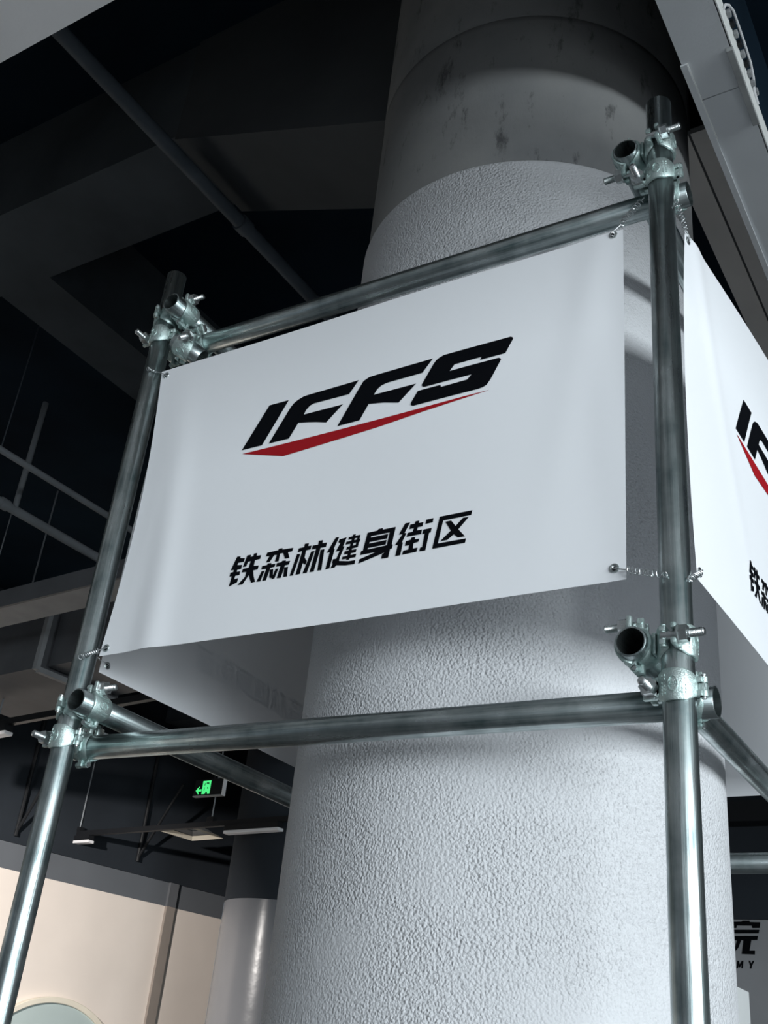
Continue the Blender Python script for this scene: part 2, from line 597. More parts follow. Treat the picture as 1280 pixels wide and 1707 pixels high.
tube('scaffold_tube', (-1.31, W_ - D_OFF, 3.069), (0.06, W_ - D_OFF, 3.069), 'upper rear scaffold tube behind the column', G_)

# ------------------------------------------------------------------ couplers
TEXT_CACHE = {}


def text_mesh(txt, size, extrude):
    key = (txt, size, extrude)
    if key in TEXT_CACHE: return TEXT_CACHE[key].copy()
    c = bpy.data.curves.new('letters', 'FONT')
    c.body = txt
    c.size = size
    c.extrude = extrude
    c.resolution_u = 2
    c.align_x = 'CENTER'
    c.align_y = 'CENTER'
    c.offset = size * 0.02
    o = bpy.data.objects.new('letters', c)
    COL.objects.link(o)
    dg = bpy.context.evaluated_depsgraph_get()
    me = bpy.data.meshes.new_from_object(o.evaluated_get(dg))
    bpy.data.objects.remove(o)
    TEXT_CACHE[key] = me
    return me.copy()


def add_sector(bm, ri, ro, a0, a1, wfun, n=22, T=None):
    """thick ring sector about Z with a width that follows the angle"""
    prev = None
    first = None
    for i in range(n + 1):
        t = i / n
        a = a0 + (a1 - a0) * t
        wd = wfun(t) / 2
        cs = []
        for rr, zz in ((ri, -wd), (ro - 0.0012, -wd), (ro, -wd + 0.002), (ro, wd - 0.002), (ro - 0.0012, wd), (ri, wd)):
            c = Vector((rr * math.cos(a), rr * math.sin(a), zz))
            if T is not None: c = T @ c
            cs.append(bm.verts.new(c))
        if prev:
            for k in range(6):
                j = (k + 1) % 6
                bm.faces.new((prev[k], prev[j], cs[j], cs[k]))
        else:
            first = cs
        prev = cs
    bm.faces.new(first)
    bm.faces.new(prev[::-1])


def wcap(t):
    s = math.sin(math.pi * t)
    return 0.030 + 0.018 * min(1.0, s * 1.25)


def coupler_meshes(hA, hB, ang):
    out = {}
    TA = Matrix.Diagonal((hA, 1, 1, 1))
    # canonical (X hinge, Y saddle side, Z ring axis) -> local for the second tube
    rot = Matrix.Rotation(ang, 4, 'Y')
    TB = Matrix.Translation((0, D_OFF, 0)) @ rot @ Matrix(((0, 0, 1, 0), (0, -1, 0, 0), (hB, 0, 0, 0), (0, 0, 0, 1)))
    ri, ro = R_OUT + 0.0004, R_OUT + 0.0052
    d2r = math.radians
    # body: both saddles, neck, fixed lugs
    bm = bmesh.new()
    for T in (TA, TB):
        add_sector(bm, ri, ro, d2r(14), d2r(166), wcap, 22, T)
        # centre lug of the hinge and the fork that carries the bolt
        add_box(bm, 0.024, 0.041, -0.004, 0.010, -0.0055, 0.0055, T, 0.0012)
        add_box(bm, -0.044, -0.024, 0.004, 0.014, 0.0065, 0.0145, T, 0.0012)
        add_box(bm, -0.044, -0.024, 0.004, 0.014, -0.0145, -0.0065, T, 0.0012)
        add_cyl(bm, (-0.038, 0.009, -0.017), (-0.038, 0.009, 0.017), 0.0045, 14, T=T)
    add_box(bm, -0.017, 0.017, R_OUT + 0.003, D_OFF - R_OUT - 0.003, -0.017, 0.017, None, 0.002)
    out['saddle_body'] = bm_mesh('saddle_body', bm, True, 40)
    for key, T in (('A', TA), ('B', TB)):
        bm = bmesh.new()
        add_sector(bm, ri, ro, d2r(-172), d2r(-10), wcap, 28, T)
        # forked ear on the bolt side, swept outwards
        for s in (-1, 1):
            z0, z1 = (0.0072, 0.0165) if s > 0 else (-0.0165, -0.0072)
            add_box(bm, -0.050, -0.023, -0.0130, -0.0045, z0, z1, T, 0.0022)
        add_box(bm, -0.0305, -0.0215, -0.0150, -0.0045, -0.0165, 0.0165, T, 0.0022)
        # knuckles of the hinge
        for s in (-1, 1):
            z0, z1 = (0.0062, 0.0145) if s > 0 else (-0.0145, -0.0062)
            add_box(bm, 0.023, 0.036, -0.009, 0.002, z0, z1, T, 0.0012)
            add_cyl(bm, (0.036, 0.0, z0), (0.036, 0.0, z1), 0.0062, 16, T=T)
        out['cap' + key] = bm_mesh('cap', bm, True, 40)
        bm = bmesh.new()
        add_cyl(bm, (0.036, 0.0, -0.0175), (0.036, 0.0, 0.0175), 0.0034, 14, T=T)
        add_cyl(bm, (0.036, 0.0, 0.0165), (0.036, 0.0, 0.0190), 0.0048, 14, T=T)
        out['pin' + key] = bm_mesh('hinge_pin', bm)
        # stud with a thread
        bm = bmesh.new()
        prof = [(0.0001, -0.052), (0.0050, -0.052), (0.0066, -0.0505)]
        z = -0.0495
        while z < -0.030:
            prof += [(0.0069, z), (0.0060, z + 0.0009)]
            z += 0.0018
        prof += [(0.0064, -0.029), (0.0064, 0.012), (0.0001, 0.012)]
        add_lathe(bm, prof, 16, T=T @ Matrix.Translation((-0.038, 0, 0)) @ Matrix(((1, 0, 0, 0), (0, 0, 1, 0), (0, 1, 0, 0), (0, 0, 0, 1))))
        out['bolt' + key] = bm_mesh('bolt', bm, True, 60)
        bm = bmesh.new()
        add_cyl(bm, (-0.038, -0.0150, 0), (-0.038, -0.0275, 0), 0.0135, 6, T=T, phase=0.3)
        add_cyl(bm, (-0.038, -0.0127, 0), (-0.038, -0.0150, 0), 0.0148, 24, T=T)
        out['nut' + key] = bm_mesh('nut', bm, True, 30)
        # raised oval maker's mark on the cap
        bm = bmesh.new()
        y0 = -ro - 0.0004
        nseg = 28
        for part in (0,):
            ring = []
            for i in range(nseg):
                t = 2 * math.pi * i / nseg
                row = []
                for (ax, az, dy) in ((0.0062, 0.0104, 0.0003), (0.0064, 0.0106, -0.0013), (0.0080, 0.0122, -0.0013), (0.0082, 0.0124, 0.0003)):
                    xx, zz = ax * math.cos(t), az * math.sin(t)
                    yy = -math.sqrt(max(1e-9, ro * ro - xx * xx)) + dy
                    c = T @ Vector((xx, yy, zz))
                    row.append(bm.verts.new(c))
                ring.append(row)
            for i in range(nseg):
                j = (i + 1) % nseg
                for k in range(3):
                    bm.faces.new((ring[i][k], ring[j][k], ring[j][k + 1], ring[i][k + 1]))
        for sx in (-1, 1):
            for col_ in range(2):
                for row in range(6):
                    if (row * 7 + col_ * 3 + sx) % 5 == 0: continue
                    aa = math.radians(-90 + sx * (26 + 11 * col_))
                    Tt = T @ Matrix.Rotation(aa + math.pi / 2, 4, 'Z')
                    zc_ = -0.0135 + row * 0.0054
                    add_box(bm, -0.0011, 0.0011, -ro - 0.0008, -ro + 0.0006, zc_ - 0.0016, zc_ + 0.0016, Tt)
        tm = text_mesh('Z&C', 0.0078, 0.0006)
        flip = -1 if (T.to_3x3().determinant() < 0) else 1
        tm.transform(T @ Matrix.Translation((0, y0 + 0.0002, 0)) @ Matrix(((flip * 1.0, 0, 0, 0), (0, 0, -1, 0), (0, 1, 0, 0), (0, 0, 0, 1))))
        bm.from_mesh(tm)
        out['emb' + key] = bm_mesh('emblem', bm, True, 40)
    return out


CCACHE = {}


def coupler(loc, n, label, hA=1, hB=-1, ang=0.0, zdir=(0, 0, 1)):
    key = (hA, hB, round(ang, 3))
    if key not in CCACHE: CCACHE[key] = coupler_meshes(hA, hB, ang)
    ms = CCACHE[key]
    Y = Vector(n).normalized()
    Z = Vector(zdir).normalized()
    X = Y.cross(Z)
    m = Matrix((X, Y, Z)).transposed().to_4x4()
    m.translation = Vector(loc)
    e = empty('scaffold_coupler')
    e.matrix_world = m
    tag(e, label, 'coupler', 'scaffold couplers')
    new_obj('saddle_body', ms['saddle_body'], M['cast'], e)
    for k in 'AB':
        c = new_obj('cap', ms['cap' + k], M['cast'], e)
        new_obj('emblem', ms['emb' + k], M['cast'], c)['label'] = 'raised oval maker mark'
        new_obj('hinge_pin', ms['pin' + k], M['bolt'], e)
        b = new_obj('bolt', ms['bolt' + k], M['bolt'], e)
        new_obj('nut', ms['nut' + k], M['bolt'], b)
    return e


coupler((0, 0, 2.051), (0, 1, 0), 'zinc clamp joining the near right post and lower front tube')
coupler((0, 0, 2.1205), (-1, 0, 0), 'zinc clamp joining the near right post and the lower right side tube')
coupler((0, 0, 3.0655), (0, 1, 0), 'zinc clamp joining the near right post and upper front tube')
coupler((0, 0, 3.142), (-1, 0, 0), 'topmost zinc clamp on the near right post, holding the upper right tube', 1, 1)
coupler((-W_, 0, 2.064), (0, 1, 0), 'zinc clamp joining the left post and lower front tube')
coupler((-W_, 0, 2.126), (1, 0, 0), 'zinc clamp joining the left post and lower left side tube')
coupler((-W_, 0, 3.076), (0, 1, 0), 'zinc clamp joining the left post and upper front tube')
coupler((-W_, 0, 3.134), (1, 0, 0), 'topmost zinc clamp on the left post, holding the upper left side tube')
for (px_, nx, lab) in ((0, -1, 'rear right post'), (-W_, 1, 'rear left post')):
    for z0, z1, tb in ((2.055, 2.1225, 'lower'), (3.069, 3.138, 'upper')):
        coupler((px_, W_, z0), (0, -1, 0), 'zinc clamp joining the %s and %s rear tube' % (lab, tb))
        coupler((px_, W_, z1), (nx, 0, 0), 'zinc clamp joining the %s and its %s side tube' % (lab, tb))
# swivel clamp with a short slanted offcut at the top left corner
sn = Vector((0, 0.73, 0.683)).normalized()
sp = Vector((0, 0.683, -0.73)).normalized()
sd = (Vector((1, 0, 0)) + sp).normalized()
sc = Vector((-1.178, D_OFF, 3.0752)) - sn * D_OFF
coupler(sc, sn, 'swivel clamp hanging at the left end of the upper front tube', -1, -1, math.radians(45), -sd)
tube('scaffold_tube', sc - sd * 0.036, sc + sd * 0.048, 'short slanted tube offcut held in the swivel clamp at top left', G_)

# ------------------------------------------------------------------ banners
LOGO=[[(0.2926,2.6743),(0.3478,2.6746),(0.4032,2.7759),(0.3509,2.7761)],[(0.3657,2.6746),(0.419,2.6746),(0.4387,2.7089),(0.4639,2.7042),(0.4874,2.6988),(0.5124,2.6914),(0.5499,2.7263),(0.4502,2.7268),(0.4544,2.7365),(0.4631,2.7456),(0.474,2.749),(0.5627,2.748),(0.5831,2.7769),(0.4526,2.7756),(0.4411,2.7744),(0.4287,2.7699),(0.4193,2.7644),(0.4118,2.7562)],[(0.5425,2.6746),(0.5966,2.675),(0.615,2.7096),(0.652,2.7031),(0.6874,2.6932),(0.7244,2.7283),(0.6252,2.7289),(0.6319,2.7403),(0.6417,2.7472),(0.6547,2.75),(0.7369,2.7506),(0.7588,2.7789),(0.6221,2.7778),(0.6086,2.7773),(0.5952,2.7711),(0.5835,2.751)],[(0.7377,2.7219),(0.7606,2.7642),(0.7662,2.7721),(0.7734,2.7768),(0.7832,2.7802),(0.9263,2.7811),(0.9306,2.7792),(0.9326,2.7753),(0.932,2.7731),(0.9178,2.7451),(0.8646,2.7443),(0.8674,2.751),(0.8091,2.75),(0.7994,2.7372),(0.9037,2.7381),(0.9078,2.7358),(0.9093,2.7322),(0.8896,2.6926),(0.882,2.6818),(0.874,2.6783),(0.8634,2.6771),(0.7223,2.6763),(0.7175,2.6788),(0.7158,2.6825),(0.717,2.6861),(0.73,2.7093),(0.7806,2.7095),(0.7823,2.7042),(0.839,2.7055),(0.848,2.7153),(0.7439,2.7148),(0.7397,2.7171)]]
RED=[(0.2955,2.6643),(0.4111,2.6335),(0.6462,2.6471),(0.7572,2.6576),(0.8382,2.6642),(0.8886,2.6684),(0.8355,2.6682),(0.7253,2.666),(0.6441,2.6651)]
CHARS=[[([(0.333,2.4133),(0.342,2.4127),(0.3422,2.4086),(0.3545,2.4065),(0.3527,2.3987),(0.3391,2.3986),(0.3378,2.3937),(0.3501,2.3924),(0.3494,2.3837),(0.3393,2.3827),(0.3394,2.3786),(0.3478,2.3786),(0.348,2.3703),(0.3372,2.3702),(0.3364,2.363),(0.3462,2.3641),(0.345,2.3547),(0.3253,2.348),(0.3279,2.3703),(0.3221,2.3706),(0.323,2.3792),(0.3299,2.3794),(0.3305,2.3841),(0.3224,2.3843)],None),([(0.3592,2.4119),(0.3688,2.4119),(0.3687,2.4073),(0.3753,2.4078),(0.3762,2.4134),(0.3843,2.4133),(0.384,2.407),(0.3952,2.4069),(0.3942,2.3986),(0.3818,2.398),(0.3809,2.3854),(0.3935,2.3844),(0.3925,2.3762),(0.3816,2.3752),(0.3851,2.3621),(0.3912,2.3493),(0.3813,2.3484),(0.3759,2.3582),(0.3724,2.3667),(0.3602,2.348),(0.3471,2.3484),(0.363,2.3642),(0.364,2.3747),(0.3524,2.3752),(0.3539,2.383),(0.3683,2.3834),(0.3707,2.3971),(0.3645,2.3972),(0.3612,2.3869),(0.3527,2.3872)],None)],[([(0.4098,2.4098),(0.4369,2.4108),(0.4379,2.414),(0.4472,2.4137),(0.4473,2.4106),(0.4739,2.4101),(0.4723,2.4024),(0.462,2.4025),(0.468,2.389),(0.457,2.3891),(0.4502,2.4025),(0.4429,2.4025),(0.4421,2.3857),(0.4329,2.3862),(0.435,2.4011),(0.4287,2.4013),(0.4202,2.388),(0.4105,2.3883),(0.4171,2.4011),(0.4082,2.402)],None),([(0.4027,2.3818),(0.4146,2.3819),(0.4155,2.3853),(0.4248,2.3849),(0.4247,2.3822),(0.4352,2.3818),(0.434,2.3752),(0.4242,2.3744),(0.4182,2.3484),(0.4087,2.3485),(0.4139,2.3741),(0.4014,2.3741)],None),([(0.4031,2.3701),(0.4109,2.3702),(0.4039,2.348),(0.3943,2.3488)],None),([(0.4234,2.3705),(0.4316,2.3706),(0.4333,2.3572),(0.4375,2.3703),(0.4446,2.37),(0.4386,2.3498),(0.4327,2.3484),(0.4315,2.3509),(0.4251,2.3535)],None),([(0.4383,2.3824),(0.4493,2.3828),(0.451,2.3856),(0.4602,2.385),(0.4602,2.383),(0.4709,2.3823),(0.469,2.3747),(0.4596,2.3739),(0.4539,2.3485),(0.444,2.349),(0.4486,2.3744),(0.4375,2.3746)],None),([(0.4584,2.3702),(0.4676,2.37),(0.4687,2.3493),(0.4595,2.3494)],None)],[([(0.4875,2.4064),(0.5001,2.4072),(0.5007,2.414),(0.5106,2.4139),(0.5101,2.4077),(0.5176,2.4075),(0.5167,2.3994),(0.5064,2.3988),(0.5049,2.3837),(0.5115,2.3754),(0.5093,2.3678),(0.5024,2.3724),(0.499,2.3497),(0.4886,2.3496),(0.4967,2.3989),(0.486,2.398)],None),([(0.4852,2.3942),(0.4933,2.3935),(0.4827,2.349),(0.4746,2.3496)],None),([(0.5205,2.4068),(0.5334,2.4067),(0.5338,2.4148),(0.5438,2.4147),(0.5433,2.4081),(0.5541,2.4076),(0.5529,2.3986),(0.5403,2.3986),(0.5315,2.35),(0.5217,2.3499),(0.5297,2.3984),(0.5194,2.3986)],None),([(0.5189,2.3944),(0.5271,2.3939),(0.5154,2.3497),(0.5051,2.35)],None),([(0.5406,2.3942),(0.55,2.3943),(0.549,2.3501),(0.5398,2.3505)],None)],[([(0.5733,2.4146),(0.5816,2.4145),(0.5719,2.3912),(0.5743,2.3905),(0.5675,2.3512),(0.558,2.3501),(0.5635,2.3855),(0.5561,2.3848)],None),([(0.5827,2.4093),(0.5991,2.4107),(0.5933,2.3926),(0.5966,2.3918),(0.5884,2.3691),(0.5878,2.3631),(0.6095,2.359),(0.6251,2.3586),(0.6241,2.3508),(0.6038,2.3514),(0.5828,2.355),(0.5793,2.3509),(0.5697,2.3508),(0.574,2.3587),(0.5724,2.3622),(0.5732,2.3691),(0.5808,2.3688),(0.5863,2.3842),(0.5773,2.3844),(0.586,2.401),(0.5809,2.4028)],None),([(0.6129,2.4137),(0.6196,2.414),(0.6111,2.3621),(0.6039,2.3623)],None),([(0.604,2.4101),(0.6305,2.4107),(0.6297,2.4055),(0.6034,2.4046)],None),([(0.5995,2.4012),(0.6316,2.4019),(0.6304,2.3956),(0.5985,2.3953)],None),([(0.602,2.3898),(0.6273,2.3908),(0.6263,2.3853),(0.6011,2.3833)],None),([(0.5983,2.3812),(0.625,2.3817),(0.6239,2.3748),(0.5976,2.3746)],None),([(0.5946,2.3706),(0.6257,2.3717),(0.6246,2.3647),(0.5937,2.365)],None),([(0.6242,2.4106),(0.6305,2.4107),(0.6276,2.3856),(0.6213,2.3858)],None)],[([(0.6463,2.4118),(0.6683,2.4123),(0.6697,2.4152),(0.6799,2.4155),(0.6799,2.4123),(0.7085,2.4125),(0.7031,2.3776),(0.7056,2.3765),(0.7047,2.3692),(0.7003,2.3681),(0.698,2.3515),(0.6829,2.3516),(0.6836,2.3604),(0.6889,2.3632),(0.6326,2.3501),(0.6342,2.3587),(0.669,2.3676),(0.6347,2.3674),(0.6361,2.3754),(0.6398,2.3756)],[(0.6548,2.403),(0.696,2.4034),(0.6921,2.3777),(0.6504,2.3764),(0.6506,2.3792),(0.6895,2.3796),(0.6908,2.3889),(0.6526,2.3881),(0.6529,2.3911),(0.6914,2.3916),(0.693,2.4008),(0.6551,2.4)])],[([(0.7286,2.4161),(0.739,2.4157),(0.729,2.3962),(0.7329,2.3951),(0.7251,2.3775),(0.7271,2.3765),(0.7237,2.3518),(0.713,2.3517),(0.7165,2.374),(0.7102,2.3745),(0.7244,2.3942),(0.7166,2.3953)],None),([(0.7397,2.4112),(0.7493,2.4112),(0.7505,2.4161),(0.7587,2.416),(0.7579,2.4112),(0.7678,2.4109),(0.7662,2.4028),(0.7565,2.4026),(0.7552,2.3964),(0.7659,2.3963),(0.7649,2.3874),(0.7337,2.3872),(0.7355,2.395),(0.7463,2.3955),(0.7482,2.4024),(0.7387,2.4019)],None),([(0.7333,2.3785),(0.7434,2.3796),(0.7447,2.3836),(0.7528,2.3837),(0.7524,2.3789),(0.7619,2.3784),(0.7602,2.3725),(0.7502,2.3712),(0.7497,2.3608),(0.7595,2.361),(0.758,2.3529),(0.7275,2.352),(0.7295,2.36),(0.7398,2.3604),(0.7413,2.3691),(0.7321,2.3692)],None),([(0.7734,2.415),(0.7885,2.4153),(0.7874,2.4067),(0.7723,2.4065)],None),([(0.7689,2.3956),(0.7862,2.3958),(0.7847,2.3868),(0.7816,2.3867),(0.7765,2.3521),(0.7638,2.3527),(0.7652,2.3601),(0.769,2.3601),(0.7722,2.3866),(0.7669,2.3869)],None)],[([(0.8016,2.4156),(0.8678,2.4157),(0.8659,2.4066),(0.8092,2.4064),(0.8017,2.3617),(0.8581,2.3616),(0.8569,2.3532),(0.7904,2.353)],None),([(0.8138,2.403),(0.8257,2.403),(0.8356,2.3903),(0.8498,2.4042),(0.8613,2.4035),(0.8416,2.3825),(0.856,2.366),(0.8416,2.3665),(0.8331,2.3743),(0.8204,2.3651),(0.8057,2.3652),(0.8264,2.3828)],None)]]
BW, ZB, ZTOP = 1.150, 2.238, 2.967


def tess(poly, hole=None):
    loops = [[Vector((u, v, 0)) for u, v in poly]]
    if hole: loops.append([Vector((u, v, 0)) for u, v in hole])
    tris = tessellate_polygon(loops)
    flat = [p for l in loops for p in l]
    return flat, tris


def print_mesh(name, polys, fn, off):
    bm = bmesh.new()
    for poly, hole in polys:
        flat, tris = tess(poly, hole)
        vs_ = [bm.verts.new(p) for p in flat]
        for t in tris:
            try:
                bm.faces.new([vs_[i] for i in t])
            except ValueError:
                pass
    for _ in range(4):
        es = [e for e in bm.edges if e.calc_length() > 0.045]
        if not es: break
        bmesh.ops.subdivide_edges(bm, edges=es, cuts=1)
        bmesh.ops.triangulate(bm, faces=bm.faces[:])
    for v in bm.verts:
        v.co = fn(v.co.x, v.co.y, off)
    me = bpy.data.meshes.new(name)
    bm.to_mesh(me)
    bm.free()
    return me


def banner(label, origin, udir, normal, shape):
    """origin: point at u=0, z=0; the print faces along normal"""
    O, U, Nn = Vector(origin), Vector(udir), Vector(normal)

    def fn(u, v, off=0.0):
        s = u / BW
        t = (v - ZB) / (ZTOP - ZB)
        du, dn, dv = shape(s, t)
        p = O + U * (u + du) + Nn * (dn + off)
        p.z = v + dv
        return p

    root = empty('banner', fn(BW / 2, ZB))
    tag(root, label, 'banner', 'white banners on the scaffold')
    inv = Matrix.Translation(-root.location)
    bm = bmesh.new()
    nu, nv = 70, 46
    g = [[bm.verts.new(fn(BW * i / nu, ZB + (ZTOP - ZB) * j / nv)) for j in range(nv + 1)] for i in range(nu + 1)]
    for i in range(nu):
        for j in range(nv):
            bm.faces.new((g[i][j], g[i + 1][j], g[i + 1][j + 1], g[i][j + 1]))
    me = bpy.data.meshes.new('sheet')
    bm.to_mesh(me)
    bm.free()
    for p in me.polygons: p.use_smooth = True
    me.transform(inv)
    new_obj('sheet', me, M['banner'], root)
    for poly in LOGO:
        me = print_mesh('logo_letter', [(poly, None)], fn, 0.0009)
        me.transform(inv)
        new_obj('logo_letter', me, M['ink'], root)
    me = print_mesh('logo_swoosh', [(RED, None)], fn, 0.0008)
    me.transform(inv)
    new_obj('logo_swoosh', me, M['red'], root)['label'] = 'red pointed underline of the logo'
    for chs in CHARS:
        me = print_mesh('character', chs, fn, 0.0009)
        me.transform(inv)
        new_obj('character', me, M['ink'], root)
    gp = []
    for (u, v) in ((0.017, ZTOP - 0.016), (BW - 0.019, ZTOP - 0.008), (BW - 0.02, ZB + 0.022), (0.016, ZB + 0.016)):
        p = fn(u, v)
        gp.append(p)
        q = z_to(Nn)
        bm = bmesh.new()
        ringp = [(0.0042 + 0.0, 0.0006), (0.0046, 0.0018), (0.0062, 0.0024), (0.0080, 0.0019), (0.0086, 0.0004), (0.0086, -0.0008), (0.0070, -0.0016), (0.0042, -0.0010)]
        add_lathe(bm, ringp, 24, closed=True)
        me = bm_mesh('grommet', bm)
        me.transform(inv @ Matrix.Translation(p) @ q)
        go = new_obj('grommet', me, M['bolt'], root)
        bm = bmesh.new()
        add_cyl(bm, (0, 0, -0.0007), (0, 0, 0.0009), 0.0045, 18)
        me = bm_mesh('eyelet_hole', bm)
        me.transform(inv @ Matrix.Translation(p) @ q)
        new_obj('eyelet_hole', me, M['hole'], go)
    return fn, gp


def shape_front(s, t):
    du = 0.022 * math.sin(math.pi * min(1, max(0, t))) * max(0, 1 - s) ** 5 + 0.012 * (1 - t) * max(0, 1 - s) - 0.004 * s * (1 - t) * 0
    a = math.exp(-((s - 0.07 - 0.05 * (1 - t)) / 0.035) ** 2)
    dn = 0.007 * a * (1 - t) - 0.003 * math.exp(-(s / 0.03) ** 2) * math.sin(math.pi * t)
    dn += 0.0025 * math.exp(-((s - 0.86 - 0.1 * t) / 0.03) ** 2) * t + 0.0016 * math.sin(9 * s + 2 * t)
    dn += 0.002 * math.exp(-((s - 0.93 - 0.08 * (1 - t)) / 0.025) ** 2) * (1 - t)
    return du, dn, 0.002 * math.sin(math.pi * s) * t


def shape_right(s, t):
    t = min(1.0, max(0.0, t))
    s = min(1.0, max(0.0, s))
    du = (0.048 * t ** 3 + 0.024 * (1 - t) ** 4) * (1 - s) ** 5
    dn = s * BW * (0.030 + 0.058 * t ** 4) * (1 - 0.75 * s ** 3)
    # crease fanning out from the hanging corner
    q = s - 0.05 - 0.30 * (1 - t)
    dn += 0.004 * math.exp(-(q / 0.028) ** 2) * t
    dn += 0.001 * math.sin(10 * s + 3 * t) * s
    return du, dn, 0.0


def shape_other(s, t):
    return 0.0, 0.003 * math.sin(8 * s + 2 * t) + 0.004 * math.sin(math.pi * s) * (1 - t), 0.0


ff, gf = banner('white front banner with black and red logo above seven Chinese characters', (-1.2256, 0, 0), (1, 0, 0), (0, -1, 0), shape_front)
fr, gr = banner('brightly lit white banner on the right side, cut off by the picture edge', (0.0255, 0.006, 0), (0, 1, 0), (1, 0, 0), shape_right)
fl, gl = banner('white banner on the left side, seen from behind under the front banner', (-1.284, 1.225, 0), (0, -1, 0), (-1, 0, 0), shape_other)
fb, gb = banner('white rear banner seen from behind, right of the column', (-0.05, 1.284, 0), (-1, 0, 0), (0, 1, 0), shape_other)


# ------------------------------------------------------------------ springs that tie the banners
def spring(p0, p1, label, f0=0.28, f1=0.92, cr=0.0050, turns=8, wr=0.0011):
    p0, p1 = Vector(p0), Vector(p1)
    d = p1 - p0
    ax = d.normalized()
    a = ax.orthogonal().normalized()
    b = ax.cross(a)
    pts = []
    # loop through the eyelet
    for i in range(9):
        t = math.pi * 2 * i / 10
        pts.append(p0 - ax * 0.004 * math.cos(t) + a * 0.004 * math.sin(t))
    pts.append(p0 + d * f0 * 0.9)
    n = turns * 12
    for i in range(n + 1):
        t = i / n
        th = 2 * math.pi * turns * t
        pts.append(p0 + d * (f0 + (f1 - f0) * t) + (a * math.cos(th) + b * math.sin(th)) * cr)
    for i in range(10):
        t = math.pi * 2 * i / 10
        pts.append(p1 + ax * 0.004 * math.sin(t) + b * 0.005 * math.cos(t))
    bm = bmesh.new()
    o0 = p0.copy()
    sweep(bm, [p - o0 for p in pts], wr, 6)
    o = new_obj('tie_spring', bm_mesh('tie_spring', bm), M['wire'])
    o.location = o0
    tag(o, label, 'spring', 'springs tying the banners')
    return o


up = Vector((0, -0.003, 0))
spring(gf[1] + up, at_plane(1072, 331, 1, 0.028), 'coiled wire spring at the top right corner of the front banner')
spring(gf[2] + up, at_plane(1108, 958, 1, -0.026), 'coiled wire spring tying front banner bottom right to the post')
spring(gf[3] + up, at_plane(134, 1095, 1, -0.027), 'coiled wire spring tying front banner bottom left to the left post')
spring(gf[0] + up, at_plane(247, 615, 1, -0.027), 'short wire tie at the top left corner of the front banner', 0.5, 0.95, 0.002, 6)
spring(gr[0] + Vector((0.003, 0, 0)), at_plane(1128, 336, 0, 0.026), 'coiled wire spring at the top corner of the right banner')
spring(gr[3] + Vector((0.003, 0, 0)), at_plane(1150, 966, 0, 0.026), 'twisted wire tie at the bottom corner of the right banner', 0.1, 0.95, 0.004, 6)
spring(gl[2] + Vector((0.003, 0, 0)), (-W_ - 0.005, 0.0245, 2.255), 'thin wire tie on the lower corner of the left banner', 0.6, 0.9, 0.0015, 3, 0.0007)

# ------------------------------------------------------------------ services under the ceiling
def pipe(name, p0, p1, r, label, mat, group=None, rings=()):
    root = empty(name, p0)
    tag(root, label, 'pipe', group)
    d = Vector(p1) - Vector(p0)
    bm = bmesh.new()
    add_cyl(bm, (0, 0, 0), d, r, 24)
    new_obj('pipe_run', bm_mesh('pipe_run', bm, True, 50), M[mat], root)
    for f in rings:
        bm = bmesh.new()
        add_cyl(bm, d * f, d * f + d.normalized() * 0.05, r * 1.25, 24)
        new_obj('collar', bm_mesh('collar', bm, True, 50), M[mat], root)
    return root


def rod(root, p0, p1, r, mat, name='hanger_rod'):
    bm = bmesh.new()
    o = root.location
    add_cyl(bm, Vector(p0) - o, Vector(p1) - o, r, 10)
    return new_obj(name, bm_mesh(name, bm, True, 50), M[mat], root)


p = pipe('ceiling_pipe', (-1.86, -0.455, 4.36), (-1.83, 5.6, 4.36), 0.027, 'dark pipe crossing the ceiling diagonally at upper left', 'darkpipe', rings=(0.2,))
box_obj('pipe_bracket', -0.045, -0.015, 0.9, 1.4, 0.02, 0.055, M['darkpipe'], p)
p = pipe('ceiling_pipe', (-3.74, 0.9, 4.1), (-3.60, 5.8, 4.1), 0.017, 'thin light grey pipe at far left, the upper of two', 'greypipe')
rod(p, (-3.735, 1.32, 4.11), (-3.735, 1.32, 5.0), 0.003, 'darkpipe')
rod(p, (-3.66, 4.0, 4.11), (-3.66, 4.0, 5.0), 0.003, 'darkpipe')
p = pipe('ceiling_pipe', (-4.20, 0.9, 4.1), (-4.06, 5.8, 4.1), 0.026, 'thicker grey pipe at far left, the lower of two', 'greypipe', rings=(0.165,))
rod(p, (-4.165, 1.80, 4.11), (-4.165, 1.80, 4.80), 0.017, 'greypipe', 'riser')
rod(p, (-4.13, 3.2, 4.1), (-4.13, 3.2, 5.0), 0.003, 'darkpipe')

# flat steel member crossing at far left
st = empty('steel_crossbeam', (-6.5, 2.15, 3.6))
tag(st, 'grey flat steel member crossing at far left behind the post', 'beam')
Rz = Matrix.Rotation(math.radians(-4), 4, 'Z')
box_obj('underside_plate', 0, 3.4, -0.02, 0.17, 0, 0.015, M['flange'], st, mw=Rz)
box_obj('side_plate', 0, 3.4, -0.035, -0.02, -0.002, 0.10, M['duct'], st, mw=Rz)
for xx in (1.9,):
    bm = bmesh.new()
    add_cyl(bm, (xx, 0.08, 0.01), (xx, 0.08, 1.4), 0.0035, 10, T=Rz)
    new_obj('hanger_rod', bm_mesh('hanger_rod', bm), M['greypipe'], st)

